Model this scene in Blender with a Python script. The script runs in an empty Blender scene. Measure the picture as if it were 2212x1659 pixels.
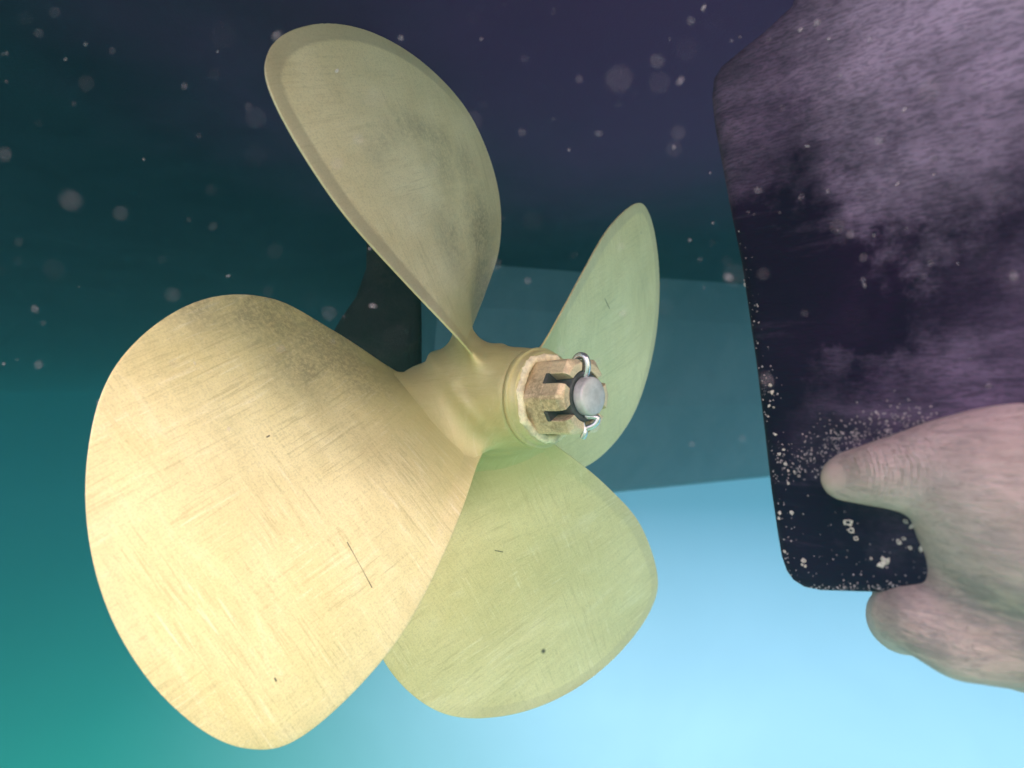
import bpy, bmesh, math, random
from math import sin, cos, pi, sqrt, exp, atan, hypot
from mathutils import Vector, Matrix, noise
random.seed(7)
C = bpy.context.scene.collection
SC = bpy.context.scene

# ------------------------------------------------------------------ camera
cam_d = bpy.data.cameras.new('camera'); cam = bpy.data.objects.new('camera', cam_d); C.objects.link(cam)
cam.location = (0, 0, 0); cam.rotation_euler = (math.radians(90), 0, 0)
cam_d.sensor_width = 36; cam_d.lens = 22.38; cam_d.clip_start = 0.01; cam_d.clip_end = 500
cam_d.dof.use_dof = True; cam_d.dof.focus_distance = 0.36; cam_d.dof.aperture_fstop = 8
SC.camera = cam
SC.view_settings.view_transform = 'Standard'; SC.view_settings.look = 'None'
SC.view_settings.exposure = 0.35; SC.view_settings.gamma = 1.0
SC.cycles.use_denoising = True
SC.cycles.max_bounces = 6; SC.cycles.volume_bounces = 1
SC.cycles.sample_clamp_indirect = 4

def lin(c):
    return tuple(((v/255)/12.92 if v <= 10 else ((v/255+0.055)/1.055)**2.4) for v in c) + (1,)

class NT:
    """small node-tree helper"""
    def __init__(s, tree): s.t = tree; tree.nodes.clear()
    def n(s, typ, **kw):
        nd = s.t.nodes.new(typ)
        for k, v in kw.items():
            if k.startswith('i_'):
                key = k[2:].replace('_', ' ')
                nd.inputs[key].default_value = v
            else: setattr(nd, k, v)
        return nd
    def l(s, a, b): s.t.links.new(a, b)
    def math(s, op, a, b=None, c=None, clamp=False):
        nd = s.t.nodes.new('ShaderNodeMath'); nd.operation = op; nd.use_clamp = clamp
        for i, v in enumerate((a, b, c)):
            if v is None: continue
            if isinstance(v, (int, float)): nd.inputs[i].default_value = v
            else: s.l(v, nd.inputs[i])
        return nd.outputs[0]
    def ramp(s, fac, stops, interp='EASE'):
        nd = s.t.nodes.new('ShaderNodeValToRGB'); cr = nd.color_ramp; cr.interpolation = interp
        while len(cr.elements) < len(stops): cr.elements.new(0.5)
        for e, (p, c) in zip(cr.elements, stops):
            e.position = p; e.color = c if isinstance(c, tuple) else (c, c, c, 1)
        s.l(fac, nd.inputs[0]); return nd.outputs[0]
    def mix(s, fac, a, b, mode='MIX'):
        nd = s.t.nodes.new('ShaderNodeMix'); nd.data_type = 'RGBA'; nd.blend_type = mode
        for sock, v in ((nd.inputs[0], fac), (nd.inputs[6], a), (nd.inputs[7], b)):
            if isinstance(v, (int, float)): sock.default_value = v
            elif isinstance(v, tuple): sock.default_value = v
            else: s.l(v, sock)
        return nd.outputs[2]
    def noise(s, vec, scale, detail=4, rough=0.55, dist=0.0):
        nd = s.t.nodes.new('ShaderNodeTexNoise'); nd.inputs['Scale'].default_value = scale
        nd.inputs['Detail'].default_value = detail; nd.inputs['Roughness'].default_value = rough
        nd.inputs['Distortion'].default_value = dist
        s.l(vec, nd.inputs['Vector']); return nd.outputs['Fac']
    def mapping(s, vec, scale=(1, 1, 1), rot=(0, 0, 0), loc=(0, 0, 0)):
        nd = s.t.nodes.new('ShaderNodeMapping')
        nd.inputs['Scale'].default_value = scale; nd.inputs['Rotation'].default_value = rot; nd.inputs['Location'].default_value = loc
        s.l(vec, nd.inputs['Vector']); return nd.outputs[0]

# ------------------------------------------------------------------ open water all round, plus added fill light below and behind (world)
world = bpy.data.worlds.new('World'); SC.world = world; world.use_nodes = True
w = NT(world.node_tree)
tc = w.n('ShaderNodeTexCoord'); sep = w.n('ShaderNodeSeparateXYZ'); w.l(tc.outputs['Generated'], sep.inputs[0])
el = w.math('MULTIPLY_ADD', sep.outputs['Z'], 0.5, 0.5)
def z(v): return 0.5 + 0.5*v
BOT = (.92, 1.42, .86, 1)  # greenish fill from straight below, out of view, added for the blades
rl = w.ramp(el, [(z(-.95), BOT), (z(-.62), lin((66, 190, 168))), (z(-.42), lin((44, 158, 142))), (z(-.22), lin((16, 98, 90))), (z(-.08), lin((2, 30, 32))), (z(.02), lin((1, 12, 16))), (z(.14), lin((2, 12, 18))), (z(.24), lin((8, 22, 32))), (z(.5), lin((14, 16, 34)))], 'LINEAR')
rr = w.ramp(el, [(z(-.95), BOT), (z(-.72), lin((190, 240, 250))), (z(-.45), (.86, 1.34, 1.75, 1)), (z(-.2), (.82, 1.26, 1.75, 1)), (z(-.02), (.5, .95, 1.25, 1)), (z(.12), lin((30, 70, 100))), (z(.25), lin((14, 26, 50))), (z(.5), lin((18, 14, 34)))], 'LINEAR')
az = w.n('ShaderNodeMapRange', interpolation_type='SMOOTHSTEP'); w.l(sep.outputs['X'], az.inputs[0])
az.inputs[1].default_value = -.52; az.inputs[2].default_value = .22
front = w.mix(az.outputs[0], rl, rr)
bk = w.n('ShaderNodeMapRange', interpolation_type='SMOOTHSTEP'); w.l(sep.outputs['Y'], bk.inputs[0])
bk.inputs[1].default_value = .25; bk.inputs[2].default_value = -.7
rear = w.ramp(el, [(z(-.5), (.55, .72, .45, 1)), (z(.0), (1.35, 1.22, .95, 1)), (z(.25), (2.6, 1.95, 2.1, 1)), (z(.6), (4.2, 2.5, 3.4, 1))], 'LINEAR')  # unseen lilac fill behind the camera, added to brighten rudder and hand
rear2 = w.ramp(el, [(z(-.5), (.45, .8, .5, 1)), (z(.0), (1.9, 1.75, 1.15, 1)), (z(.25), (5.8, 4.0, 3.0, 1)), (z(.6), (5.8, 3.7, 3.2, 1))], 'LINEAR')  # unseen warm fill behind and to the right, added to brighten the blades
rz = w.n('ShaderNodeMapRange', interpolation_type='SMOOTHSTEP'); w.l(sep.outputs['X'], rz.inputs[0]); rz.inputs[1].default_value = -.15; rz.inputs[2].default_value = .6
rear = w.mix(rz.outputs[0], rear, rear2)
allc = w.mix(bk.outputs[0], front, rear)
wnz = w.noise(tc.outputs['Generated'], 3.5, 4, .6, .5)
allc = w.mix(1.0, allc, w.ramp(wnz, [(.3, .96), (.7, 1.04)]), 'MULTIPLY')
bg = w.n('ShaderNodeBackground'); w.l(allc, bg.inputs[0]); bg.inputs[1].default_value = 0.92
wo = w.n('ShaderNodeOutputWorld'); w.l(bg.outputs[0], wo.inputs[0])

# ------------------------------------------------------------------ sun
sd = bpy.data.lights.new('sun', 'SUN'); sun = bpy.data.objects.new('sun', sd); C.objects.link(sun)
SUN_DIR = Vector((-0.36, -0.70, 0.90)).normalized()
sun.rotation_euler = SUN_DIR.to_track_quat('Z', 'Y').to_euler()
sd.energy = 2.2; sd.angle = math.radians(4.0); sd.color = (1.0, 0.82, 0.56)

# ------------------------------------------------------------------ helpers
def tag(o, label=None, cat=None, group=None, kind=None):
    if label: o['label'] = label
    if cat: o['category'] = cat
    if group: o['group'] = group
    if kind: o['kind'] = kind
    return o
def empty(name, loc=(0, 0, 0)):
    o = bpy.data.objects.new(name, None); o.empty_display_size = .05; C.objects.link(o); o.location = loc; return o
def link(name, me, mat, parent=None, smooth=True):
    o = bpy.data.objects.new(name, me); C.objects.link(o)
    if mat: me.materials.append(mat)
    if smooth:
        for p in me.polygons: p.use_smooth = True
    if parent: o.parent = parent
    return o
def mesh_obj(name, verts, faces, mat, parent=None, smooth=True):
    me = bpy.data.meshes.new(name); me.from_pydata([tuple(v) for v in verts], [], faces); me.update()
    bm = bmesh.new(); bm.from_mesh(me); bmesh.ops.recalc_face_normals(bm, faces=bm.faces); bm.to_mesh(me); bm.free()
    return link(name, me, mat, parent, smooth)
def tube(path, rad, seg=12, close=False):
    """verts, faces of a tube along path"""
    V, F = [], []; n = len(path); prev = None
    for i, p in enumerate(path):
        a = path[(i-1) % n] if (close or i > 0) else path[0]; b = path[(i+1) % n] if (close or i < n-1) else path[-1]
        t = (Vector(b)-Vector(a)).normalized()
        if prev is None: x = t.orthogonal().normalized()
        else: x = (prev - t*prev.dot(t)).normalized()
        prev = x; y = t.cross(x); r = rad[i] if isinstance(rad, list) else rad
        for k in range(seg):
            q = 2*pi*k/seg; V.append(Vector(p)+r*(cos(q)*x+sin(q)*y))
    for i in range(n if close else n-1):
        for k in range(seg):
            j = (i+1) % n
            F.append((i*seg+k, i*seg+(k+1) % seg, j*seg+(k+1) % seg, j*seg+k))
    if not close:
        F.append(tuple(range(seg))[::-1]); F.append(tuple((n-1)*seg+k for k in range(seg)))
    return V, F

# ------------------------------------------------------------------ ship's frame: shaft axis N (aft), U up, V outboard (away)
S = 0.20                                     # metres per model unit
H = Vector((-0.0825, 2.0015, -0.0502))*S     # hub centre
_yaw, _pit = 0.7776, 0.0428
N = Vector((sin(_yaw)*cos(_pit), -cos(_yaw)*cos(_pit), sin(_pit)))
U = (Vector((0, 0, 1)) - N.z*N).normalized()
V = -N.cross(U) * -1.0
if V.y < 0: V = -V
# propeller-local axes: X = V, Y = U, Z = N  (right-handed check below)
def ship(a, v, u): return H + S*(a*N + v*V + u*U)
PROP_M = Matrix(((V.x, U.x, N.x, H.x), (V.y, U.y, N.y, H.y), (V.z, U.z, N.z, H.z), (0, 0, 0, 1)))
LEFT = PROP_M.to_3x3().determinant() < 0     # V,U,N is left-handed -> build meshes in world axes and convert
def eye_plane(px, py, v=0.0):
    """(a, u) of the point of the plane at outboard offset v that lies in the direction (px,py) from the camera"""
    d = Vector(((px-1106)/1377., 1, (829.5-py)/1377.))
    o = H + S*v*V; t = o.dot(V)/d.dot(V); p = d*t - H
    return p.dot(N)/S, p.dot(U)/S

# ------------------------------------------------------------------ materials
def new_mat(name):
    m = bpy.data.materials.new(name); m.use_nodes = True; t = NT(m.node_tree)
    out = t.n('ShaderNodeOutputMaterial'); b = t.n('ShaderNodeBsdfPrincipled'); t.l(b.outputs[0], out.inputs[0])
    return m, t, b
def bump(t, b, h, strength, dist):
    bp = t.n('ShaderNodeBump'); bp.inputs['Strength'].default_value = strength; bp.inputs['Distance'].default_value = dist
    t.l(h, bp.inputs['Height']); t.l(bp.outputs[0], b.inputs['Normal'])

def bronze(name, stains=(), seed=0., rim=.5, marks=(), root=True, base=(0.73, 0.63, 0.33), pale=(0.84, 0.75, 0.46), dark=(0.19, 0.17, 0.12), grain=1.0, stain_amt=.8):
    m, t, b = new_mat(name)
    co = t.n('ShaderNodeTexCoord').outputs['Object']
    big = t.noise(t.mapping(co, loc=(seed, seed*.7, 0)), 9, 5, .6, .4)
    col = t.mix(t.ramp(big, [(.32, 0.), (.68, 1.)]), base+(1,), pale+(1,))
    # brushed / sanded arcs in two crossing directions
    wv1 = t.noise(t.mapping(co, (26, 620, 90), (0.2, .3, .5+seed)), 1, 4, .65, .5)
    wv2 = t.noise(t.mapping(co, (560, 30, 90), (0.4, .1, -.35+seed)), 1, 4, .65, .6)
    broad = t.noise(t.mapping(co, (22, 90, 30), (0.3, .1, .9+seed)), 1, 4, .6, 1.2)
    patch = t.noise(t.mapping(co, loc=(3+seed, 1, 2)), 16, 3)
    wv = t.mix(t.ramp(patch, [(.38, 0.), (.62, 1.)]), wv1, wv2)
    col = t.mix(t.ramp(broad, [(.35, .30*grain), (.55, 0.)]), col, tuple(c*.78 for c in base)+(1,))
    col = t.mix(t.ramp(broad, [(.55, 0.), (.72, .45*grain)]), col, (0.88, 0.80, 0.56, 1))
    col = t.mix(t.ramp(wv, [(.34, .60*grain), (.48, 0.)]), col, tuple(c*.66 for c in base)+(1,))
    col = t.mix(t.ramp(wv, [(.54, 0.), (.70, .75*grain)]), col, (0.92, 0.85, 0.64, 1))
    fine = t.noise(co, 1100, 3, .7)
    col = t.mix(t.ramp(fine, [(.35, .20), (.55, 0.)]), col, dark+(1,))
    # tarnish patches with a shape of their own: (x,y,z, radius, strength) in object space
    fac = None
    n2 = t.noise(co, 55, 6, .7, 1.0); n3 = t.noise(t.mapping(co, (1, 1, 1), (0, 0, .6)), 420, 4, .75)
    for (x, y, zz, r, s) in stains:
        vm = t.n('ShaderNodeVectorMath', operation='DISTANCE'); t.l(co, vm.inputs[0]); vm.inputs[1].default_value = (x, y, zz)
        f = t.math('MULTIPLY', t.math('SUBTRACT', 1.0, t.math('DIVIDE', vm.outputs['Value'], r), clamp=True), s*2.2)
        fac = f if fac is None else t.math('MAXIMUM', fac, f)
    if fac is not None:
        g = t.math('MULTIPLY', fac, t.ramp(n2, [(.30, .40), (.62, 1.)]), clamp=True)
        g = t.math('MULTIPLY', g, t.ramp(n3, [(.34, .35), (.62, 1.)]), clamp=True)
        col = t.mix(t.math('MULTIPLY', g, stain_amt), col, dark+(1,))
    # green-brown patina gathering at the blade root and over the hub
    vr = t.n('ShaderNodeVectorMath', operation='LENGTH'); t.l(t.mapping(co, (1, 1, 0)), vr.inputs[0])
    rt = t.n('ShaderNodeMapRange', interpolation_type='SMOOTHSTEP'); t.l(t.math('ADD', vr.outputs['Value'], t.math('MULTIPLY', t.math('SUBTRACT', n2, .5), .03)), rt.inputs[0]); rt.inputs[1].default_value = .090; rt.inputs[2].default_value = .045
    if root: col = t.mix(t.math('MULTIPLY', rt.outputs[0], .75), col, (.46, .43, .19, 1))
    # worn band along the blade edge (attribute written on the blade mesh)
    at = t.n('ShaderNodeAttribute', attribute_name='rim')
    col = t.mix(t.math('MULTIPLY', at.outputs['Fac'], rim), col, (0.36, 0.31, 0.22, 1))
    for (pa_, pb__, wd_) in marks:      # single scratches
        A_, B_ = Vector(pa_), Vector(pb__); dv = B_-A_
        s1 = t.n('ShaderNodeVectorMath', operation='SUBTRACT'); t.l(co, s1.inputs[0]); s1.inputs[1].default_value = A_
        dt = t.n('ShaderNodeVectorMath', operation='DOT_PRODUCT'); t.l(s1.outputs[0], dt.inputs[0]); dt.inputs[1].default_value = dv/max(1e-12, dv.length_squared)
        cl = t.math('MULTIPLY', dt.outputs['Value'], 1.0, clamp=True)
        sc2 = t.n('ShaderNodeVectorMath', operation='SCALE'); sc2.inputs[0].default_value = dv; t.l(cl, sc2.inputs['Scale'])
        ds = t.n('ShaderNodeVectorMath', operation='DISTANCE'); t.l(s1.outputs[0], ds.inputs[0]); t.l(sc2.outputs[0], ds.inputs[1])
        m_ = t.math('SUBTRACT', 1.0, t.math('DIVIDE', ds.outputs['Value'], wd_), clamp=True)
        col = t.mix(t.math('MULTIPLY', m_, 1.3, clamp=True), col, (.10, .08, .05, 1))
    t.l(col, b.inputs['Base Color'])
    b.inputs['Metallic'].default_value = 0.35
    t.l(t.ramp(big, [(.3, .42), (.7, .58)]), b.inputs['Roughness'])
    h = t.math('ADD', wv, t.math('MULTIPLY', fine, .3))
    bump(t, b, h, .25, .0007)
    return m

def antifoul(name, c1, c2, c3, streak=(6, 6, 60), algae=.5, rough=.75):
    m, t, b = new_mat(name)
    co = t.n('ShaderNodeTexCoord').outputs['Object']
    n1 = t.noise(t.mapping(co, (1, 1, 1)), 7, 6, .65, .6)
    col = t.mix(t.ramp(n1, [(.35, 0.), (.65, 1.)]), c1+(1,), c2+(1,))
    st = t.noise(t.mapping(co, streak, (0, .25, 0)), 1.6, 6, .7, .8)
    col = t.mix(t.ramp(st, [(.46, 0.), (.70, algae)]), col, c3+(1,))
    f = t.noise(co, 500, 3, .7)
    col = t.mix(t.ramp(f, [(.42, .35), (.56, 0.)]), col, tuple(c*.5 for c in c1)+(1,))
    t.l(col, b.inputs['Base Color']); b.inputs['Roughness'].default_value = rough; b.inputs['Specular IOR Level'].default_value = .06
    bump(t, b, t.math('ADD', st, t.math('MULTIPLY', f, .4)), .5, .0015)
    return m

def plain(name, c, rough=.5, metal=0., nscale=60, var=.3, bdist=.0005):
    m, t, b = new_mat(name)
    co = t.n('ShaderNodeTexCoord').outputs['Object']
    n = t.noise(co, nscale, 5, .65)
    t.l(t.mix(t.ramp(n, [(.3, 0.), (.7, 1.)]), tuple(v*(1-var) for v in c)+(1,), tuple(min(1, v*(1+var)) for v in c)+(1,)), b.inputs['Base Color'])
    b.inputs['Roughness'].default_value = rough; b.inputs['Metallic'].default_value = metal
    bump(t, b, n, .5, bdist)
    return m

# ------------------------------------------------------------------ PROPELLER
PITCH, DPITCH, RAKE, RAKE2, PHASE = 1.7065, 0.3781, 0.0923, -0.0693, 0.4647
OUT = [[0.2678,-0.3503],[0.4684,-0.518],[0.654,-0.6621],[0.826,-0.6951],[0.9748,-0.5919],[1.0506,-0.3999],[1.1008,-0.1319],[1.1105,0.1221],[1.0821,0.3004],[0.9923,0.3709],[0.752,0.3545],[0.5023,0.263],[0.247,0.1485]]
def catmull(ctrl, n):
    K = len(ctrl); P = [[2*ctrl[0][i]-ctrl[1][i] for i in (0, 1)]]+ctrl+[[2*ctrl[-1][i]-ctrl[-2][i] for i in (0, 1)]]
    out = []
    for k in range(n):
        t = (K-1-1e-9)*k/(n-1); i = int(t); q = t-i; o = []
        for c in (0, 1):
            a, b_, c_, d = P[i][c], P[i+1][c], P[i+2][c], P[i+3][c]
            o.append(.5*(2*b_+(-a+c_)*q+(2*a-5*b_+4*c_-d)*q*q+(-a+3*b_-3*c_+d)*q**3))
        out.append(o)
    return out
CUR = catmull(OUT, 500)
it = max(range(len(CUR)), key=lambda i: CUR[i][0]); R_TIP, S_TIP = CUR[it]
FWD = CUR[:it+1]; AFT = CUR[it:][::-1]       # both with r increasing
def lookup(branch, r):
    if r <= branch[0][0]:
        (r0, s0), (r1, s1) = branch[0], branch[25]
        return s0 + (s1-s0)/(r1-r0)*(r-r0)*.8
    lo, hi = 0, len(branch)-1
    while hi-lo > 1:
        m_ = (lo+hi)//2
        if branch[m_][0] <= r: lo = m_
        else: hi = m_
    r0, s0 = branch[lo]; r1, s1 = branch[hi]
    return s0 if r1 == r0 else s0+(s1-s0)*(r-r0)/(r1-r0)
def blade_pt(r, s):
    """point of the mid surface in propeller axes (v,u,a) for the blade that stands at PHASE"""
    rr_ = max(r, .12); be = atan((PITCH+DPITCH*(r-.6))/(2*pi*rr_))
    th = s*cos(be)/rr_; ax = s*sin(be)+RAKE*r+RAKE2*r*r
    return Vector((-sin(th)*r, cos(th)*r, ax))
HUB_R = .155
def blade_mesh(root=False):
    NR, NCc = (36, 48) if root else (110, 72); r_end = .27 if root else R_TIP-1e-4
    pts = {}; verts = []; rim = []
    r0 = .105
    for i in range(NR+1):
        wv = i/NR
        r = r0+(r_end-r0)*(wv if root else sin(wv*pi/2))
        sf, sa = lookup(FWD, r), lookup(AFT, r)
        g = min(1, max(0, (HUB_R+.085-r)/.085)); fl = (.085 if root else .02)*(1-sqrt(max(0, 1-g*g)))
        sf -= fl*.9; sa += fl*.9
        for j in range(NCc+1):
            x = -cos(pi*j/NCc); s = (sf+sa)/2+(sa-sf)/2*x
            # distance to outline
            d = 1e9
            if r > .22:
                for k in range(0, 500, 5) if not root else ():
                    q = (CUR[k][0]-r)**2+(CUR[k][1]-s)**2
                    if q < d: d = q
                d = min(sqrt(d) if not root else 9, (sa-s)+0., (s-sf)+0.)
            else: d = min(sa-s, s-sf)
            d = max(d, 0)
            e = 1e-3
            p = blade_pt(r, s); n = (blade_pt(r+e, s)-p).cross(blade_pt(r, s+e)-p).normalized()
            tm = .034*(1-.80*min(1, r/R_TIP)) + .004
            band = .045
            if d < band: h = .0022+.0045*sqrt(d/band)
            else: h = .0067+(tm-.0067)*(1-(1-min(1, (d-band)/.22))**2)
            if r < .25:
                h = max(h, 1e-3)
            h += fl*sqrt(max(0, 1-x*x))+((.004-.012*max(0, (r-.19)/.08))*sqrt(max(0, 1-x*x)) if root else 0)
            if r < .3 : h = min(h, .003+ (.5*(sa-sf))*sqrt(max(0,1-x*x)))
            pts[i, j] = (p, n, h)
            q = 1.0 if d < band*.9 else max(0, 1-(d-band*.9)/.006)
            mask = (1 if r > .45 else max(0, (r-.3)/.15))*min(1, max(0, (s+.60)/.25))
            rim.append(q*mask)
    for sgn in (1, -1):
        for i in range(NR+1):
            for j in range(NCc+1):
                p, n, h = pts[i, j]; verts.append(p+n*h*sgn)
    M = (NR+1)*(NCc+1); W = NCc+1; F = []
    for i in range(NR):
        for j in range(NCc):
            a, b_, c_, d_ = i*W+j, i*W+j+1, (i+1)*W+j+1, (i+1)*W+j
            F.append((a, b_, c_, d_)); F.append((M+d_, M+c_, M+b_, M+a))
    for i in range(NR):
        F.append((i*W, (i+1)*W, M+(i+1)*W, M+i*W)); F.append((i*W+NCc, M+i*W+NCc, M+(i+1)*W+NCc, (i+1)*W+NCc))
    for j in range(NCc):
        F.append((NR*W+j, NR*W+j+1, M+NR*W+j+1, M+NR*W+j)); F.append((j+1, j, M+j, M+j+1))
    return verts, F, rim+rim

# world placement of propeller axes: a mirrored (left-handed) frame is avoided by using X=-V
Xp = -V if LEFT else V; sx = -1.0 if LEFT else 1.0
prop = empty('propeller')
prop.matrix_world = Matrix(((Xp.x, U.x, N.x, H.x), (Xp.y, U.y, N.y, H.y), (Xp.z, U.z, N.z, H.z), (0, 0, 0, 1)))
tag(prop, 'golden bronze four-bladed boat propeller on its shaft, held by a slotted nut', 'propeller')
def pl(v, u, a): return Vector((sx*v*S, u*S, a*S))

bv, bf, brim = blade_mesh()
proto = None
def BS(r, s_, rad, st):
    p = blade_pt(r, s_); return (sx*p.x*S, p.y*S, p.z*S, rad*S, st)
stain_sets = [
    [BS(.42, -.40, .19, 1.0), BS(.60, -.42, .20, .65), BS(.74, -.22, .15, .35), BS(.50, -.12, .16, .45), BS(.30, -.25, .14, .8), BS(.78, -.40, .12, .4), BS(.79, .12, .06, .32), BS(.81, .06, .06, .35), BS(.825, 0., .06, .38), BS(.835, -.07, .07, .4), BS(.835, -.12, .07, .42), BS(.83, -.17, .075, .45), BS(.82, -.23, .08, .45), BS(.81, -.29, .08, .45)],
    [BS(.95, .05, .10, .3)],
    [BS(.6, 0., .2, .18)],
    [BS(.45, -.45, .20, 1.1), BS(.66, -.62, .17, .9), BS(.35, -.30, .17, 1.), BS(.82, -.66, .13, .5), BS(.55, -.40, .16, .6)]]
from mathutils.bvhtree import BVHTree
_bb = BVHTree.FromPolygons(bv, bf)
def on_face(r, s_):
    e = 1e-3; p = blade_pt(r, s_); n = (blade_pt(r+e, s_)-p).cross(blade_pt(r, s_+e)-p).normalized()
    if n.z < 0: n = -n
    h = _bb.ray_cast(p+n*.2, -n)[0]; return h if h is not None else p
def MK(a, b_, wd):
    p, q_ = on_face(*a), on_face(*b_); return ((sx*p.x*S, p.y*S, p.z*S), (sx*q_.x*S, q_.y*S, q_.z*S), wd)
mark_sets = [[], [MK((.624, .105), (.655, .05), .0005)], [MK((.884, -.173), (.887, -.172), .0022), MK((.488, -.182), (.498, -.161), .0005)], [MK((.64, .076), (.674, .201), .00042), MK((.680, -.252), (.686, -.252), .0006), MK((.95, .22), (.952, .226), .0006)]]
labels = ['tan upper blade with grey tarnish blotches and a dull rim band', 'slender-looking pale green blade behind the nut', 'pale green blade pointing down beside the largest one', 'largest sunlit golden blade nearest the viewer with a shaded tarnished shoulder']
bme = None
for k in range(4):
    mt = bronze('bronze_blade_%d' % k, stain_sets[k], seed=k*1.7, grain=(.45, .5, .65, .8)[k], base=((.78, .66, .40), (.73, .63, .33), (.72, .63, .33), (.73, .63, .33))[k], pale=((.90, .80, .56), (.84, .75, .46), (.83, .76, .46), (.84, .75, .46))[k], marks=mark_sets[k], rim=(.5, .3, .22, .10)[k], stain_amt=(.66, .3, .25, .62)[k])
    if bme is None:
        vs = [Vector((sx*p.x*S, p.y*S, p.z*S)) for p in bv]
        o = mesh_obj('blade', vs, bf, mt, prop)
        at = o.data.attributes.new('rim', 'FLOAT', 'POINT'); at.data.foreach_set('value', brim)
        bme = o.data
    else:
        o = bpy.data.objects.new('blade', bme.copy()); C.objects.link(o); o.parent = prop
        o.data.materials.clear(); o.data.materials.append(mt)
    # blade direction: cos(ang) U - sin(ang) V, ang = PHASE - k pi/2
    ang = PHASE-k*pi/2
    o.rotation_euler = (0, 0, ang*sx)
    o['label'] = labels[k]

def lathe(profile, seg=96, wob=0.0):
    Vv, F = [], []
    for i, (a, r) in enumerate(profile):
        for k in range(seg):
            q = 2*pi*k/seg; rr_ = r
            Vv.append(pl(cos(q)*rr_, sin(q)*rr_, a))
    for i in range(len(profile)-1):
        for k in range(seg):
            F.append((i*seg+k, i*seg+(k+1) % seg, (i+1)*seg+(k+1) % seg, (i+1)*seg+k))
    F.append(tuple(range(seg))); F.append(tuple((len(profile)-1)*seg+k for k in range(seg)))
    return Vv, F
hub_mat = bronze('bronze_hub', [(.0, .03, .02, .03, .3)], seed=5.1, grain=.9, base=(.66, .58, .30), pale=(.80, .72, .42))
prof = [(-.345, .10), (-.345, .118), (-.338, .126), (-.32, .131), (-.25, .142), (-.15, .154), (-.05, .160), (.05, .160), (.12, .156), (.17, .150), (.205, .1445), (.222, .1425),
        (.2225, .1385), (.2265, .1385), (.227, .1445), (.236, .1455), (.2425, .1445), (.2445, .1415), (.2446, .1365), (.262, .1345), (.2655, .132), (.266, .08)]
prof_b, prof_c = [(p[0], p[1]+.002) for p in prof if p[0] <= .21]+[(.228, .144), (.23, .06)], [(.2150, .13), (.2262, .1385)]+[p for p in prof if p[0] >= .2265]
v_, f_ = lathe(prof_b)
sv, sf_, _ = blade_mesh(root=True)
nb_ = len(v_)
for k in range(4):
    ang = (PHASE-k*pi/2)*sx; rm_ = Matrix.Rotation(ang, 3, 'Z'); o_ = len(v_)
    v_ += [rm_ @ Vector((sx*p.x*S, p.y*S, p.z*S)) for p in sv]; f_ += [tuple(i+o_ for i in f) for f in sf_]
me = bpy.data.meshes.new('hub_src'); me.from_pydata([tuple(v) for v in v_], [], f_)
bm = bmesh.new(); bm.from_mesh(me); bmesh.ops.recalc_face_normals(bm, faces=bm.faces); bm.to_mesh(me); bm.free()
src = bpy.data.objects.new('hub_src', me); C.objects.link(src)
mr = src.modifiers.new('r', 'REMESH'); mr.mode = 'VOXEL'; mr.voxel_size = .0011
ms = src.modifiers.new('s', 'SMOOTH'); ms.factor = .6; ms.iterations = 45
me2 = bpy.data.meshes.new_from_object(src.evaluated_get(bpy.context.evaluated_depsgraph_get())); bpy.data.objects.remove(src)
me2.materials.clear(); link('hub', me2, hub_mat, prop)
v_, f_ = lathe(prof_c); mesh_obj('hub_collar', v_, f_, hub_mat, prop)
# shaft (through the hub, aft end shows in the nut; forward part runs to the bracket)
steel = plain('shaft_steel', (.52, .52, .54), .45, .25, 90, .22)
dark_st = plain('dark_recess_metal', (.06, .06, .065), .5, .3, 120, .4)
v_, f_ = lathe([(-3.2, .052), (.35, .052), (.4215, .052), (.427, .0505), (.430, .046), (.431, .02)], 48); mesh_obj('shaft', v_, f_, steel, prop)
# sealing ring: lumpy pale sealant squeezed out round the nut base
Vv, F = [], []
seg, rs = 120, 14
for k in range(seg):
    q = 2*pi*k/seg
    big = .008*noise.noise(Vector((cos(q)*3, sin(q)*3, 1.3)))+.004*noise.noise(Vector((cos(q)*11, sin(q)*11, 4)))
    for m_ in range(rs):
        th = 2*pi*m_/rs
        rr_ = .1155+big+.0125*cos(th)+.002*noise.noise(Vector((q*9, th, 2)))
        aa = .2655+(.012+.5*big)*sin(th)+.002*noise.noise(Vector((q*14, th*2, 7)))
        Vv.append(pl(cos(q)*rr_, sin(q)*rr_, aa))
for k in range(seg):
    for m_ in range(rs):
        F.append((k*rs+m_, k*rs+(m_+1) % rs, ((k+1) % seg)*rs+(m_+1) % rs, ((k+1) % seg)*rs+m_))
seal = plain('sealant', (.74, .66, .46), .75, 0, 160, .3, .001)
mesh_obj('sealing_ring', Vv, F, seal, prop)
# castellated hexagonal nut
nut_mat = bronze('bronze_nut', [(.0, 0.0, .06, .035, .55), (-.02*sx, -.008, .07, .02, 1.1), (-.018*sx, .006, .06, .012, .9)], seed=9.3, base=(.80, .61, .40), pale=(.90, .75, .52), dark=(.16, .10, .05), grain=.5, stain_amt=.6, root=False)
_nb = [n for n in nut_mat.node_tree.nodes if n.type == 'BSDF_PRINCIPLED'][0]; _nb.inputs['Metallic'].default_value = .6
bm = bmesh.new()
def prism(poly0, a0, a1, poly1=None):
    poly1 = poly1 or poly0
    A_ = [bm.verts.new(pl(x, y, a0)) for x, y in poly0]; B_ = [bm.verts.new(pl(x, y, a1)) for x, y in poly1]
    n_ = len(A_)
    for i in range(n_): bm.faces.new((A_[i], A_[(i+1) % n_], B_[(i+1) % n_], B_[i]))
    bm.faces.new(A_[::-1]); bm.faces.new(B_)
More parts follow.
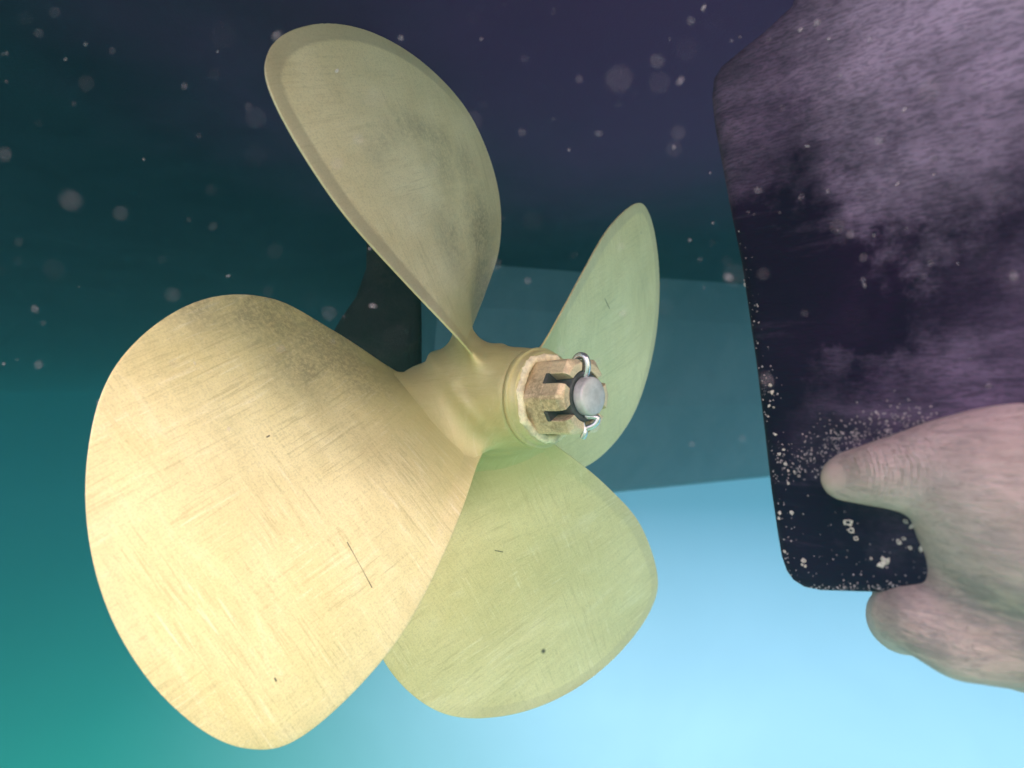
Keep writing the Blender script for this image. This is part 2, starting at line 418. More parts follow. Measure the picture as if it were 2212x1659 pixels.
def hexr(q, cr=.116):     # hexagon with a corner at q=pi (facing -V)
    q = (q % (pi/3))
    return cr*cos(pi/6)/cos(q-pi/6)
hp = []
for k in range(72):
    q = 2*pi*k/72; r = min(hexr(q), .1145); hp.append((r*cos(q), r*sin(q)))
prism(hp, .262, .337)
hw = .0145
for k in range(6):
    c = k*pi/3
    def loc2(x, y): return (x*cos(c)-y*sin(c), x*sin(c)+y*cos(c))
    rin = .069
    # petal between the slots at c-30deg and c+30deg
    poly = []
    for e in (-1, 1):
        # slot centre direction c+e*30deg; petal side is the line parallel to it, offset hw
        sd_ = Vector((cos(e*pi/6), sin(e*pi/6))); nn = Vector((sin(e*pi/6), -cos(e*pi/6)))*e
        pin = sd_*sqrt(rin*rin-hw*hw)+nn*hw; pout = sd_*(.1165*cos(pi/6))+nn*hw
        poly.append((pin, pout))
    (i0, o0), (i1, o1) = poly
    ring_in = [rin*Vector((cos(t), sin(t))) for t in [math.atan2(i1.y, i1.x)*(1-f/6)+math.atan2(i0.y, i0.x)*f/6 for f in range(7)]]
    outer = [o0, Vector((.108, -.0135)), Vector((.1135, -.006)), Vector((.1135, .006)), Vector((.108, .0135)), o1]
    P0 = [loc2(*p) for p in outer+ring_in]
    def shr(p, ro, ri=1.0):
        r = hypot(*p); k_ = ro/r if r > ro else (ri/r if r < ri and ri < 1 else 1); return (p[0]*k_, p[1]*k_)
    P1 = [shr(p, .094) if hypot(*p) > .08 else p for p in P0]
    P1 = [(p[0]*.985, p[1]*.985) if hypot(*p) > .08 else (p[0]*1.03, p[1]*1.03) for p in P1]
    prism(P0, .3365, .392)
    prism([(x*.9995, y*.9995) for x, y in P0], .392, .405, P1)
me = bpy.data.meshes.new('lock_nut'); bm.to_mesh(me); bm.free()
nut = link('lock_nut', me, nut_mat, prop, smooth=False)
bv_ = nut.modifiers.new('bev', 'BEVEL'); bv_.width = .0005; bv_.segments = 2
# dark ring round the shaft inside the crown, dark floors in the slots
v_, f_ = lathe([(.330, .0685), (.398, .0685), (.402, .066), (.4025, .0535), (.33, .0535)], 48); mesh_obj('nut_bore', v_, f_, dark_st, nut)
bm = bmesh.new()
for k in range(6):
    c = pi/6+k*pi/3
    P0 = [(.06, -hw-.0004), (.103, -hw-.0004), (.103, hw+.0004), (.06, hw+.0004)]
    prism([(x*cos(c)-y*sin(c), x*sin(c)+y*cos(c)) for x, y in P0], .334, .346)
me = bpy.data.meshes.new('slot_floor'); bm.to_mesh(me); bm.free(); link('slot_floor', me, dark_st, nut, smooth=False)
# split pin
pin_m = plain('pin_steel', (.62, .66, .68), .22, .85, 200, .12, .0001)
def sm(pts, n=10):
    out = []
    P = [2*Vector(pts[0])-Vector(pts[1])]+[Vector(p) for p in pts]+[2*Vector(pts[-1])-Vector(pts[-2])]
    for i in range(1, len(P)-2):
        for k in range(n):
            q = k/n; a, b_, c_, d = P[i-1], P[i], P[i+1], P[i+2]
            out.append(.5*(2*b_+(c_-a)*q+(2*a-5*b_+4*c_-d)*q*q+(-a+3*b_-3*c_+d)*q**3))
    out.append(P[-2]); return out
ptop = [pl(*p) for p in sm([(.002, .045, .395), (.002, .075, .408), (.001, .100, .406), (0, .110, .395), (-.001, .108, .378), (-.002, .090, .366), (-.002, .06, .368), (-.002, .03, .375)])]
v1, f1 = tube(ptop, .0098*S, 12)
pbot = [pl(*p) for p in sm([(-.001, -.03, .385), (.0, -.052, .395), (.010, -.056, .418), (.016, -.060, .426), (.014, -.070, .424), (.008, -.080, .415), (-.002, -.088, .395)])]
v2, f2 = tube(pbot, .0082*S, 12)
pb2 = [pl(*p) for p in sm([(-.004, -.05, .375), (-.006, -.075, .392), (-.008, -.098, .400), (-.008, -.112, .392)])]
v3, f3 = tube(pb2, .0082*S, 12)
n1, n2_ = len(v1), len(v1)+len(v2)
mesh_obj('split_pin', v1+v2+v3, f1+[tuple(i+n1 for i in f) for f in f2]+[tuple(i+n2_ for i in f) for f in f3], pin_m, prop)

# ------------------------------------------------------------------ BOAT: hull overhead and shaft bracket
boat = empty('boat', ship(0, 0, 1.35)); tag(boat, 'dark blue-black boat bottom overhead with the shaft bracket hanging from it', 'boat')
def tail(o):
    o.matrix_parent_inverse = Matrix.Translation(-boat.location); return o
hull_mat = antifoul('hull_antifouling', (.007, .013, .030), (.011, .021, .042), (.02, .035, .06), (3, 3, 3), .3)
# base colour turns purple over a wide area towards the stern
_t = NT.__new__(NT); _t.t = hull_mat.node_tree; _b = [n for n in _t.t.nodes if n.type == 'BSDF_PRINCIPLED'][0]
_co = _t.n('ShaderNodeTexCoord').outputs['Object']; _vd = _t.n('ShaderNodeVectorMath', operation='DISTANCE'); _t.l(_co, _vd.inputs[0]); _vd.inputs[1].default_value = Vector((.16, .50, .28))
_w = _t.math('ADD', _vd.outputs['Value'], _t.math('MULTIPLY', _t.noise(_co, 5, 5, .65), .35))
_m = _t.n('ShaderNodeMapRange', interpolation_type='SMOOTHSTEP'); _t.l(_w, _m.inputs[0]); _m.inputs[1].default_value = .78; _m.inputs[2].default_value = .28
_old = _b.inputs['Base Color'].links[0].from_socket
_t.l(_t.mix(_m.outputs[0], _old, (.085, .030, .105, 1)), _b.inputs['Base Color'])
Vv, F = [], []
na, nv = 60, 40
HW = 1.83
for i in range(na+1):
    a = 2.1-42*(i/na)**1.6
    for j in range(nv+1):
        q = -1+2*j/nv; wd = HW*(1+.25*min(2.4, max(0, -a)/10))
        vv = q*wd if q < 0 else q*(wd+5.5)
        uu = 1.33+.07*max(0, a)**1.5+(.10 if q < 0 else .06)*abs(q)**2.2
        Vv.append(ship(a, vv, uu))
top = len(Vv)
for i in range(na+1):
    a = 2.1-42*(i/na)**1.6
    for j in (0, nv):
        p = Vv[i*(nv+1)+j]; Vv.append(p+Vector((0, 0, 1))*S*2.2 + V*S*(.25 if j else -.25)*1)
for i in range(na):
    for j in range(nv):
        F.append((i*(nv+1)+j, i*(nv+1)+j+1, (i+1)*(nv+1)+j+1, (i+1)*(nv+1)+j))
    F.append((i*(nv+1), (i+1)*(nv+1), top+(i+1)*2, top+i*2))
    F.append((i*(nv+1)+nv, top+i*2+1, top+(i+1)*2+1, (i+1)*(nv+1)+nv))
    F.append((top+i*2, top+(i+1)*2, top+(i+1)*2+1, top+i*2+1))
for i in (0, na):
    F.append(tuple(i*(nv+1)+j for j in range(nv+1))+(top+i*2+1, top+i*2))
hull = tail(mesh_obj('hull', Vv, F, hull_mat, boat))
# bracket: foil-section fin from the bearing up to the hull, leading end forward
br_mat = antifoul('bracket_antifouling', (.014, .015, .018), (.026, .024, .028), (.06, .055, .055), (8, 8, 20), .4)
def foil(levels, nseg=28):
    """levels: list of (u, a_front, a_back, half thickness, v offset)"""
    Vv, F = [], []
    for (u, af, ab, ht, vo) in levels:
        for k in range(nseg):
            t = 2*pi*k/nseg; x = cos(t); a = (af+ab)/2+(ab-af)/2*x
            th = abs(sin(t))**.6*(1 if sin(t) >= 0 else -1)*ht*(1-.25*x)
            Vv.append(ship(a, vo+th, u))
    L = len(levels)
    for i in range(L-1):
        for k in range(nseg):
            F.append((i*nseg+k, i*nseg+(k+1) % nseg, (i+1)*nseg+(k+1) % nseg, (i+1)*nseg+k))
    F.append(tuple(range(nseg))); F.append(tuple((L-1)*nseg+k for k in range(nseg)))
    return Vv, F
br_mat = antifoul('bracket_antifouling', (.012, .012, .014), (.026, .022, .026), (.07, .06, .06), (8, 8, 20), .4)
v_, f_ = foil([(.09, -.95, -.345, .05, 0), (.27, -.95, -.335, .045, 0), (.34, -.86, -.335, .045, 0), (.42, -.72, -.34, .045, 0), (.52, -.64, -.35, .042, 0), (.8, -.62, -.38, .04, 0), (1.1, -.80, -.46, .045, 0), (1.42, -.90, -.5, .06, 0)])
bk_ = tail(mesh_obj('shaft_bracket', v_, f_, br_mat, boat))
Vv, F = [], []
prof = [(-1.02, .055), (-1.0, .085), (-.95, .105), (-.42, .108), (-.385, .10), (-.372, .09), (-.372, .055)]
for a, r in prof:
    for k in range(40):
        q = 2*pi*k/40; Vv.append(ship(a, r*cos(q), r*sin(q)))
for i in range(len(prof)-1):
    for k in range(40): F.append((i*40+k, i*40+(k+1) % 40, (i+1)*40+(k+1) % 40, (i+1)*40+k))
be_ = mesh_obj('bearing', Vv, F, br_mat, bk_); be_.matrix_parent_inverse = bk_.matrix_basis.inverted() @ Matrix.Translation(-boat.location)

# ------------------------------------------------------------------ second hull far beyond the propeller
far_mat = antifoul('far_hull_paint', (.085, .135, .21), (.11, .165, .25), (.12, .17, .26), (3, 3, 3), .3)
def gp(px, depth): return Vector(((px-1106)/1377.*depth, depth, 0))
A0 = gp(897, 1.32); B0 = gp(1650, 1.82); dr = (B0-A0).normalized(); nr = Vector((-dr.y, dr.x, 0))
zb = -(1113-829.5)/1377*1.32
Vv, F = [], []
ni = 40
for i in range(ni+1):
    p = A0+dr*(3.2*i/ni)
    zz = zb+.0*i
    prof = [(.30, .535), (-.15, .535), (-.145, .42), (-.10, .22), (-.035, .07), (-.01, .015), (.006, .004), (.30, .03)]
    if i == 0: prof = [(.30, .535), (-.13, .535), (-.125, .42), (-.08, .22), (-.015, .07), (.010, .015), (.026, .008), (.30, .035)]
    for (dn, dz) in prof: Vv.append(Vector((p.x, p.y, zz+dz))+nr*dn)
k = 8
for i in range(ni):
    for j in range(k): F.append((i*k+j, i*k+(j+1) % k, (i+1)*k+(j+1) % k, (i+1)*k+j))
F.append(tuple(range(k))); F.append(tuple(ni*k+j for j in range(k)))
far = mesh_obj('boat_hull', Vv, F, far_mat, None, smooth=False)
tag(far, 'hazy blue-teal underwater hull side with a straight lower edge, far behind the propeller and rudder', 'boat hull')

# ------------------------------------------------------------------ RUDDER
rud = empty('rudder', ship(1.5, 0, .2)); tag(rud, 'black-purple rudder blade with rounded lower corner, algae streaks and pale barnacle specks', 'rudder')
rud_inv = Matrix.Translation(-rud.location)
edge_px = [(1700, 4), (1640, 60), (1590, 100), (1550, 134), (1531, 165), (1527, 205), (1533, 265), (1545, 330), (1567, 450), (1592, 570), (1622, 780), (1640, 930), (1655, 1060), (1668, 1150), (1677, 1205), (1688, 1238), (1703, 1260), (1728, 1276), (1765, 1284), (1885, 1288)]
LE = [eye_plane(x, y, -.035) for x, y in edge_px]
a1, u1 = LE[-2]; a2, u2 = LE[-1]
sl = (u2-u1)/(a2-a1)
aft_a = 3.1
LE.append((aft_a-.1, u2+sl*(aft_a-.1-a2)))
poly = LE+[(aft_a, LE[-1][1]+.1), (aft_a, 1.5), (LE[0][0]+.35, 1.5), (LE[0][0]+.05, LE[0][1]+.10)]
# dense outline
def dense(P, st):
    o = []
    for (x0, y0), (x1, y1) in zip(P, P[1:]+P[:1]):
        n_ = max(1, int(hypot(x1-x0, y1-y0)/st))
        o += [(x0+(x1-x0)*k/n_, y0+(y1-y0)*k/n_) for k in range(n_)]
    return o
PO = dense(poly, .03)
def inside(x, y):
    c = False; n_ = len(poly)
    for i in range(n_):
        x0, y0 = poly[i]; x1, y1 = poly[i-1]
        if (y0 > y) != (y1 > y) and x < (x1-x0)*(y-y0)/(y1-y0)+x0: c = not c
    return c
def dpoly(x, y):
    d = 1e9; n_ = len(poly)
    for i in range(n_):
        x0, y0 = poly[i]; x1, y1 = poly[(i+1) % n_]; dx, dy = x1-x0, y1-y0
        t = max(0, min(1, ((x-x0)*dx+(y-y0)*dy)/(dx*dx+dy*dy+1e-12))); q = hypot(x-x0-t*dx, y-y0-t*dy)
        d = min(d, q)
    return d
def rth(x, y):
    d = dpoly(x, y); e = min(1, d/.035); return .012*0+.035*sqrt(1-(1-e)**2)+.012*min(1, d/.5)
# triangulated plate: outline ring offset inwards several times, then filled
bm = bmesh.new()
cent = None
step = .045
grid = {}
xs = [min(p[0] for p in poly)-.02+step*i for i in range(int((aft_a-min(p[0] for p in poly))/step)+2)]
y0_ = min(p[1] for p in poly)
ptsin = []
for x in xs:
    y = y0_
    while y < 1.5:
        if inside(x, y) and dpoly(x, y) > .05: ptsin.append((x, y))
        y += step
rings = []
from mathutils import geometry
def inset(d):
    o = []
    n_ = len(PO)
    for i in range(n_):
        x0, y0 = PO[i-1]; x1, y1 = PO[(i+1) % n_]; tx, ty = x1-x0, y1-y0; L_ = hypot(tx, ty) or 1
        px_, py_ = PO[i]
        for sg in (1, -1):
            qx, qy = px_-sg*ty/L_*d, py_+sg*tx/L_*d
            if inside(qx, qy) and dpoly(qx, qy) > d*.8: o.append((qx, qy)); break
    return o
allp = [Vector(p) for p in PO]; nb = len(allp)
for d in (.003, .008, .016, .027, .040): allp += [Vector(p) for p in inset(d)]
allp += [Vector(p) for p in ptsin]
edges = [(i, (i+1) % nb) for i in range(nb)]
vo, eo, fo, _, _, _ = geometry.delaunay_2d_cdt(allp, edges, [], 1, 1e-6)
nvo = len(vo); Vv = []
for sg in (-1, 1):
    for p in vo:
        bulge = .0022*noise.noise(Vector((p.x*3, p.y*3, sg)))
        Vv.append(ship(p.x, sg*max(rth(p.x, p.y), 0)+bulge, p.y))
F = [tuple(f) for f in fo]+[tuple(i+nvo for i in f[::-1]) for f in fo]
me = bpy.data.meshes.new('rudder_blade'); me.from_pydata([tuple(v) for v in Vv], [], F)
bm = bmesh.new(); bm.from_mesh(me); bmesh.ops.remove_doubles(bm, verts=bm.verts, dist=.00005)
bmesh.ops.recalc_face_normals(bm, faces=bm.faces); bm.to_mesh(me); bm.free()
# rudder paint and algae, with lilac light painted in at the upper right
rm, t, b = new_mat('rudder_antifouling')
co = t.n('ShaderNodeTexCoord').outputs['Object']
def pm(px, py):
    a, u = eye_plane(px, py, -.045); p = ship(a, -.045, u)-rud.location; return p
def near(px, py, rad, soft=1.0):
    p = pm(px, py)
    nd = t.n('ShaderNodeVectorMath', operation='DISTANCE'); t.l(wco, nd.inputs[0]); nd.inputs[1].default_value = p
    return t.math('SUBTRACT', 1.0, t.math('DIVIDE', nd.outputs['Value'], rad*S), clamp=True)
# warp coordinates for ragged patch edges
wn = t.n('ShaderNodeTexNoise'); wn.inputs['Scale'].default_value = 18; wn.inputs['Detail'].default_value = 6; wn.inputs['Roughness'].default_value = .7; t.l(co, wn.inputs['Vector'])
ws = t.n('ShaderNodeVectorMath', operation='SUBTRACT'); t.l(wn.outputs['Color'], ws.inputs[0]); ws.inputs[1].default_value = (.5, .5, .5)
wm = t.n('ShaderNodeVectorMath', operation='SCALE'); t.l(ws.outputs[0], wm.inputs[0]); wm.inputs['Scale'].default_value = .14
wa = t.n('ShaderNodeVectorMath', operation='ADD'); t.l(co, wa.inputs[0]); t.l(wm.outputs[0], wa.inputs[1]); wco = wa.outputs[0]
# rotate so that local x runs along the shaft: streaks rise gently towards aft
ry = math.atan2(N.y, N.x)
sc_ = t.mapping(co, (1, 1, 1), (0, 0, -ry))
st = t.noise(t.mapping(sc_, (9, 9, 70), (0, .22, 0)), 1.5, 7, .72, .6)
n1 = t.noise(sc_, 14, 6, .65, .5)
fine = t.noise(t.mapping(sc_, (1, 1, 4), (0, .22, 0)), 260, 3, .7)
algae = None  # algae smears; the upper-right spots also carry painted lilac light
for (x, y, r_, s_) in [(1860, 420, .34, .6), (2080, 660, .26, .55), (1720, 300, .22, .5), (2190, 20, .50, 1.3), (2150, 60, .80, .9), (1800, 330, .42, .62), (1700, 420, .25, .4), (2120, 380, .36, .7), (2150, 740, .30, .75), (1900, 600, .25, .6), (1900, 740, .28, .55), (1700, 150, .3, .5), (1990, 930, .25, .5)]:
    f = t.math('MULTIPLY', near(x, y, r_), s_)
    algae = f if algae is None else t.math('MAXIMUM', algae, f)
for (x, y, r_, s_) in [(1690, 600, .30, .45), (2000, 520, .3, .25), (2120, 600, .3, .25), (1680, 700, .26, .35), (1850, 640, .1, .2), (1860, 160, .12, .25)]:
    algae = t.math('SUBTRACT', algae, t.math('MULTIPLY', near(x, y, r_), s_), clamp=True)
al_glow = t.math('MULTIPLY', algae, t.ramp(st, [(.28, .42), (.74, 1.1)]), clamp=True)
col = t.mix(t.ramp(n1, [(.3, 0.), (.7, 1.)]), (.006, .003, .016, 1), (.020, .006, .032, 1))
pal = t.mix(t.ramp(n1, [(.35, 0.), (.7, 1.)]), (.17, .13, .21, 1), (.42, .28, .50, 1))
col = t.mix(al_glow, col, pal)
col = t.mix(t.math('MULTIPLY', t.math('MULTIPLY', near(2240, -40, .42), 1.0, clamp=True), t.ramp(n1, [(.25, .55), (.7, 1.)])), col, (.50, .37, .58, 1))  # lilac light on the top corner, put into the base colour
col = t.mix(t.ramp(st, [(.55, 0.), (.68, .22)]), col, (.11, .075, .14, 1))
col = t.mix(t.ramp(fine, [(.40, .4), (.55, 0.)]), col, (.008, .005, .016, 1))
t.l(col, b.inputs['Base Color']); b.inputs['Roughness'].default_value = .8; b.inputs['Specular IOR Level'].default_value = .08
bump(t, b, t.math('ADD', st, t.math('MULTIPLY', fine, .5)), .6, .0012)
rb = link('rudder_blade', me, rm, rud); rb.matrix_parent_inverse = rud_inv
# shift mesh so that object space = rudder space
for v in rb.data.vertices: v.co -= rud.location
rb.matrix_parent_inverse = Matrix.Identity(4)
# barnacles and scale
barn_m = plain('barnacle_shell', (.60, .56, .52), .85, 0, 700, .35, .0006)
fresh = plain('pale_scale', (.44, .40, .42), .9, 0, 500, .4, .0006)
def barnacle(px, py, rad_px, parent, mat, name='barnacle'):
    a, u = eye_plane(px, py, -.045); r = rad_px/1377*2212/2212*(1.25)   # units
    bmv, F = [], []; seg = 9; ph = random.random()*6
    hgt = r*.7
    c = Vector((a, u)); th = rth(a, u)
    stretch = .75+.5*random.random(); rot = random.random()*3
    for (k_, hh) in ((1.0, -.1), (.9, .40), (.72, .9), (.52, .85), (.42, .1)):
        for q in range(seg):
            an = 2*pi*q/seg+ph; rr_ = r*k_*(1+.75*noise.noise(Vector((q*1.3, px*.37, py*.21))))
            x, y = rr_*cos(an)*stretch, rr_*sin(an)
            x, y = x*cos(rot)-y*sin(rot), x*sin(rot)+y*cos(rot)
            bmv.append(ship(c.x+x, -th-hh*hgt*.6, c.y+y)-rud.location)
    for i in range(4):
        for q in range(seg): F.append((i*seg+q, i*seg+(q+1) % seg, (i+1)*seg+(q+1) % seg, (i+1)*seg+q))
    F.append(tuple(4*seg+q for q in range(seg)))
    if parent is None: return bmv, F
    return mesh_obj(name, bmv, F, mat, parent, smooth=False)
big = [(1830, 1130, 13), (1836, 1148, 9), (1848, 1165, 7), (1912, 1215, 13), (1902, 1222, 8), (1660, 832, 5), (1664, 848, 6), (1657, 877, 4), (1668, 880, 3), (1680, 982, 5), (1694, 1003, 5), (1700, 1018, 4), (1940, 1172, 7), (1950, 1165, 5), (1965, 1185, 5), (1733, 1213, 8), (1737, 1226, 5), (1730, 1222, 4), (1690, 1195, 4), (1707, 1110, 5), (1680, 1110, 6), (1677, 1122, 5), (1990, 1188, 7), (2003, 1200, 6), (1955, 1128, 5), (1968, 1140, 6), (1880, 1208, 4), (1593, 600, 4), (1598, 612, 6), (1690, 972, 4), (1700, 1045, 4), (1714, 1020, 4), (1722, 1030, 3), (1655, 900, 3), (1672, 940, 4)]
for (x, y, r) in big: barnacle(x, y, r*.8, rb, barn_m)
Vv, F = [], []
def scat(x, y, r):
    v_, f_ = barnacle(x, y, r, None, None); o = len(Vv); Vv.extend(v_); F.extend(tuple(i+o for i in f) for f in f_)
for i in range(650):      # whitish crust beside the thumb
    t_ = random.random(); x = random.gauss(1870+190*(t_-.5), 38); y = random.gauss(938-110*(t_-.5), 24)
    scat(x, y, random.uniform(.7, 2.7))
for i in range(110):
    y = random.choice((600, 700, 830, 860, 985, 1010, 1115, 1200))+random.gauss(0, 34); x = 1592+(y-560)*.14+6+abs(random.gauss(0, 20)); scat(x, y, random.uniform(.5, 2.0))
for i in range(90): scat(random.gauss(1720, 28), random.gauss(1000, 28), random.uniform(.6, 2.6))
for i in range(110): scat(random.uniform(1720, 1960), 1281-abs(random.gauss(0, 9)), random.uniform(.5, 2.0))
for i in range(80): scat(random.uniform(1690, 2000), random.uniform(1100, 1270), random.uniform(.5, 1.8))
crust = mesh_obj('barnacle_crust', Vv, F, fresh, rb, smooth=False); crust['kind'] = 'stuff'
# ------------------------------------------------------------------ HAND gripping the rudder's lower edge
def P3(px, py, depth): return Vector(((px-1106)/1377.*depth, depth, (829.5-py)/1377.*depth))
def pdepth(px, v=-.045):
    d = Vector(((px-1106)/1377., 1, 0)); o = H+S*v*V; return o.dot(V)/d.dot(V)
def capsule_chain(bm, chain):
    for (p, r), (q, s) in zip(chain[:-1], chain[1:]):
        n_ = max(2, int((q-p).length/min(r, s)*3))
        for i in range(n_+1):
            f = i/n_; bmesh.ops.create_icosphere(bm, subdivisions=3, radius=r+(s-r)*f, matrix=Matrix.Translation(p.lerp(q, f)))
def ch(lst):  # px,py,depth,radius px
    return [(P3(x, y, d), rp/1377*d) for x, y, d, rp in lst]
bm = bmesh.new()
capsule_chain(bm, ch([(1826, 1034, .238, 52), (1850, 1028, .236, 60), (1885, 1028, .231, 68), (1915, 1024, .228, 76), (1985, 1020, .223, 94), (2060, 1020, .217, 120), (2150, 1050, .212, 172), (2240, 1080, .212, 230)]))
capsule_chain(bm, ch([(1888, 1010, .228, 52), (1900, 1008, .228, 50)]))
capsule_chain(bm, ch([(2150, 1060, .212, 170), (2240, 1110, .213, 235), (2420, 1150, .213, 270), (2640, 1180, .20, 250)]))
capsule_chain(bm, ch([(2240, 1120, .215, 190), (2190, 1260, .222, 150), (2140, 1330, .226, 132)]))
capsule_chain(bm, ch([(2420, 1160, .215, 230), (2250, 1300, .222, 190), (2140, 1330, .226, 132)]))
capsule_chain(bm, ch([(2140, 1170, .218, 120), (2118, 1270, .222, 106), (2100, 1345, .225, 112)]))
# index finger: knuckle towards the viewer, then under the rudder edge and up behind it
capsule_chain(bm, ch([(2190, 1330, .224, 152), (2080, 1355, .226, 114), (2000, 1338, .229, 84), (1962, 1332, .236, 74), (1954, 1338, .250, 76), (1950, 1330, .268, 66), (1955, 1275, .285, 58), (1950, 1220, .285, 52)]))
capsule_chain(bm, ch([(2240, 1370, .235, 130), (2150, 1385, .245, 90), (2060, 1375, .255, 72), (2035, 1350, .275, 64), (2030, 1290, .290, 58), (2020, 1230, .292, 52)]))
capsule_chain(bm, ch([(2330, 1380, .245, 120), (2220, 1400, .262, 82), (2140, 1380, .27, 68), (2110, 1340, .290, 60), (2100, 1290, .300, 54), (2095, 1240, .300, 50)]))
capsule_chain(bm, ch([(2400, 1380, .255, 110), (2290, 1400, .275, 72), (2220, 1375, .285, 58), (2185, 1330, .30, 52), (2180, 1285, .305, 46)]))
me = bpy.data.meshes.new('hand_src'); bm.to_mesh(me); bm.free()
src = bpy.data.objects.new('hand_src', me); C.objects.link(src)
mr = src.modifiers.new('r', 'REMESH'); mr.mode = 'VOXEL'; mr.voxel_size = .0016
ms = src.modifiers.new('s', 'SMOOTH'); ms.factor = .6; ms.iterations = 22
dg = bpy.context.evaluated_depsgraph_get(); me2 = bpy.data.meshes.new_from_object(src.evaluated_get(dg))
bpy.data.objects.remove(src)
sk, t, b = new_mat('skin')
co = t.n('ShaderNodeTexCoord').outputs['Object']
n1 = t.noise(co, 35, 5, .6)
col = t.mix(t.ramp(n1, [(.3, 0.), (.7, 1.)]), (.45, .34, .33, 1), (.60, .46, .46, 1))
hr = t.noise(t.mapping(co, (70, 260, 800), (0, .25, 0)), 1, 5, .7, .8)
col = t.mix(t.ramp(hr, [(.34, .5), (.52, 0.)]), col, (.26, .20, .19, 1))
cr = t.noise(t.mapping(co, (60, 60, 240), (0, .35, 0)), 1, 5, .7, 1.2)
col = t.mix(t.ramp(cr, [(.34, .35), (.48, 0.)]), col, (.24, .20, .21, 1))
t.l(col, b.inputs['Base Color']); b.inputs['Roughness'].default_value = .55
b.inputs['Subsurface Weight'].default_value = .08; b.inputs['Subsurface Radius'].default_value = (.006, .002, .001); b.inputs['Subsurface Scale'].default_value = .5
def nearp(p, rad):
    nd = t.n('ShaderNodeVectorMath', operation='DISTANCE'); t.l(co, nd.inputs[0]); nd.inputs[1].default_value = p
    return t.math('SUBTRACT', 1.0, t.math('DIVIDE', nd.outputs['Value'], rad), clamp=True)
bl = t.noise(t.mapping(co, (40, 40, 110), (0, .6, 0)), 1, 5, .7, 1.5)
shade_mottle = t.math('MULTIPLY', t.math('MULTIPLY', nearp(P3(2150, 1430, .20), .045), 2.0, clamp=True), t.ramp(bl, [(.40, 0.), (.60, 1.)]))  # blue-grey shading of the hand's lower side, mottled into the skin colour
col = t.mix(t.math('MULTIPLY', shade_mottle, .5), col, (.14, .13, .16, 1))
t.l(col, b.inputs['Base Color'])
wr = t.noise(t.mapping(co, (900, 150, 110), (0, .15, 0)), 1, 3, .6, .6)
wrk = t.math('MULTIPLY', nearp(P3(1900, 995, .215), .018), t.math('MULTIPLY', wr, 3.))
bump(t, b, t.math('ADD', t.math('ADD', t.math('MULTIPLY', hr, .5), cr), wrk), .9, .0016)
hand = link('person', me2, sk); me2.materials.clear(); me2.materials.append(sk)
tag(hand, "person's bare hand gripping the lower corner of the rudder, thumb pointing left", 'person')
# thumb nail
nail_m = plain("nail", (.46, .345, .33), .5, 0, 90, .1, .0001)
tipc, r0n = P3(1823, 1034, .238), 40/1377*.238
ax_t = (P3(1888, 1026, .230)-tipc).normalized()
outd = (Vector((-.35, -1, .25))); outd = (outd-ax_t*outd.dot(ax_t)).normalized(); sd_ = ax_t.cross(outd)
Vv, F = [], []
from mathutils.bvhtree import BVHTree
bvh = BVHTree.FromPolygons([v.co.copy() for v in hand.data.vertices], [tuple(p.vertices) for p in hand.data.polygons])
for lay in (0, 1):
    for i in range(13):
        f = i/12
        for j in range(11):
            g_ = -1+2*j/10
            wmax = .95*sqrt(max(0, 1-abs(2*f-1)**3.2))+.05
            o_ = tipc + ax_t*(-.0070+.0155*f) + sd_*(g_*wmax*.0066) + outd*.05
            hit = bvh.ray_cast(o_, -outd)
            lift = .00018-.0003*abs(g_)**4-.0004*f**3-.0010*lay
            if hit[0] is None: hit = bvh.find_nearest(o_-outd*.05)
            Vv.append(hit[0]+outd*lift)
for lay in (0, 1):
    for i in range(12):
        for j in range(10):
            a = lay*143+i*11+j; F.append((a, a+1, a+12, a+11))
for i in range(12):
    F.append((i*11, i*11+11, 143+i*11+11, 143+i*11)); F.append((i*11+10, 143+i*11+10, 143+i*11+21, i*11+21))
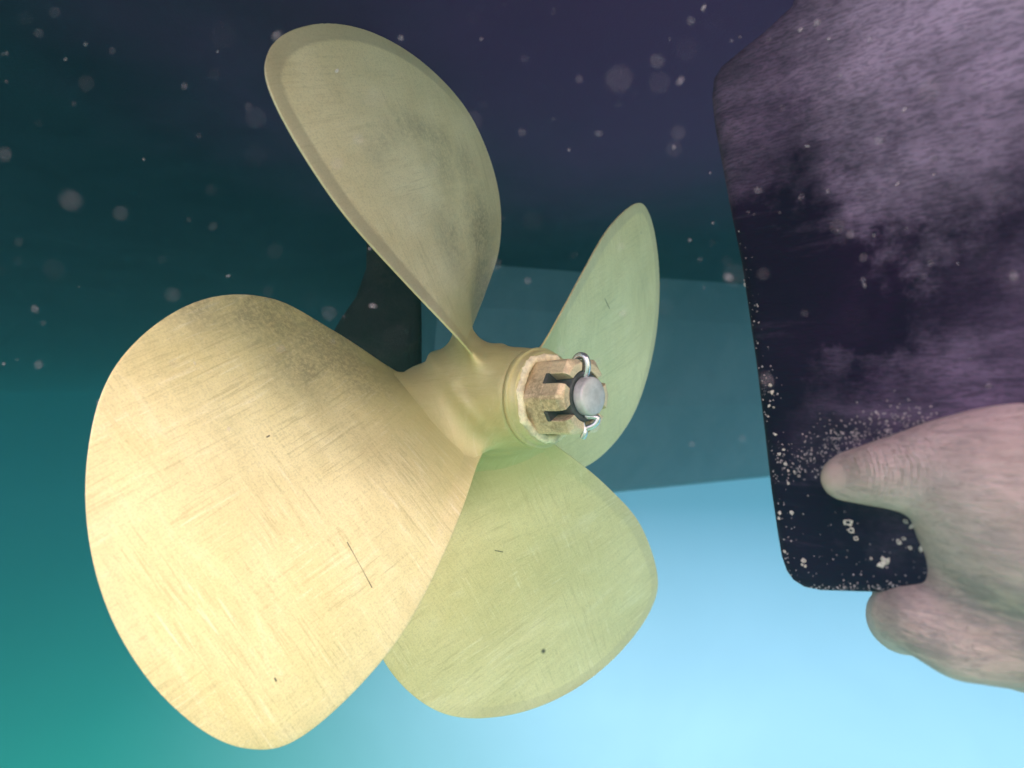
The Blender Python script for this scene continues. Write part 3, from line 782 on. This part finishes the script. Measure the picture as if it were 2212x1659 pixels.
for j in range(10):
    F.append((j, 143+j, 144+j, j+1)); F.append((132+j, 133+j, 276+j, 275+j))
mesh_obj('thumb_nail', Vv, F, nail_m, hand)

# ------------------------------------------------------------------ particles drifting in the water
pt_m, t, b = new_mat('particle'); b.inputs['Base Color'].default_value = (.74, .62, .74, 1); b.inputs['Roughness'].default_value = .9; b.inputs['Alpha'].default_value = .25
bm = bmesh.new()
for i in range(250):
    d = .055+.19*random.random()**1.1
    x = random.uniform(-.85, .85)*d; zz = random.uniform(-.1, .62)*d
    if random.random() < .3: x = random.uniform(.2, .85)*d; zz = random.uniform(.1, .62)*d
    r = random.choice((.00010, .00013, .00017, .00024, .00036))*(.5+d/.2)
    m_ = Matrix.Translation((x, d, zz)) @ Matrix.Rotation(random.uniform(0, 3), 4, 'Y') @ Matrix.Diagonal((random.uniform(.5, 2.6), random.uniform(.6, 1.2), random.uniform(.5, 1.1), 1))
    bmesh.ops.create_icosphere(bm, subdivisions=1, radius=r, matrix=m_)
me = bpy.data.meshes.new('suspended_particles'); bm.to_mesh(me); bm.free()
pa = link('suspended_particles', me, pt_m); tag(pa, 'pale specks drifting in the water before the hull', 'particles', kind='stuff')

# ------------------------------------------------------------------ the water itself: one closed box of thin haze
hz_v = [(x, y, zz) for x in (-9.0, 3.8) for y in (-1.2, 8.5) for zz in (-1.6, 2.4)]
hz_f = [(0, 1, 3, 2), (4, 6, 7, 5), (0, 4, 5, 1), (2, 3, 7, 6), (0, 2, 6, 4), (1, 5, 7, 3)]
hm = bpy.data.materials.new('water_haze'); hm.use_nodes = True; t = NT(hm.node_tree)
out = t.n('ShaderNodeOutputMaterial'); pv = t.n('ShaderNodeVolumePrincipled'); t.l(pv.outputs[0], out.inputs['Volume'])
pv.inputs['Color'].default_value = (.12, .48, .56, 1); pv.inputs['Density'].default_value = .25; pv.inputs['Anisotropy'].default_value = .72
haze = mesh_obj('haze', hz_v, hz_f, hm, None, smooth=False); tag(haze, 'thin green-blue murk of the water all round', 'haze', kind='stuff')
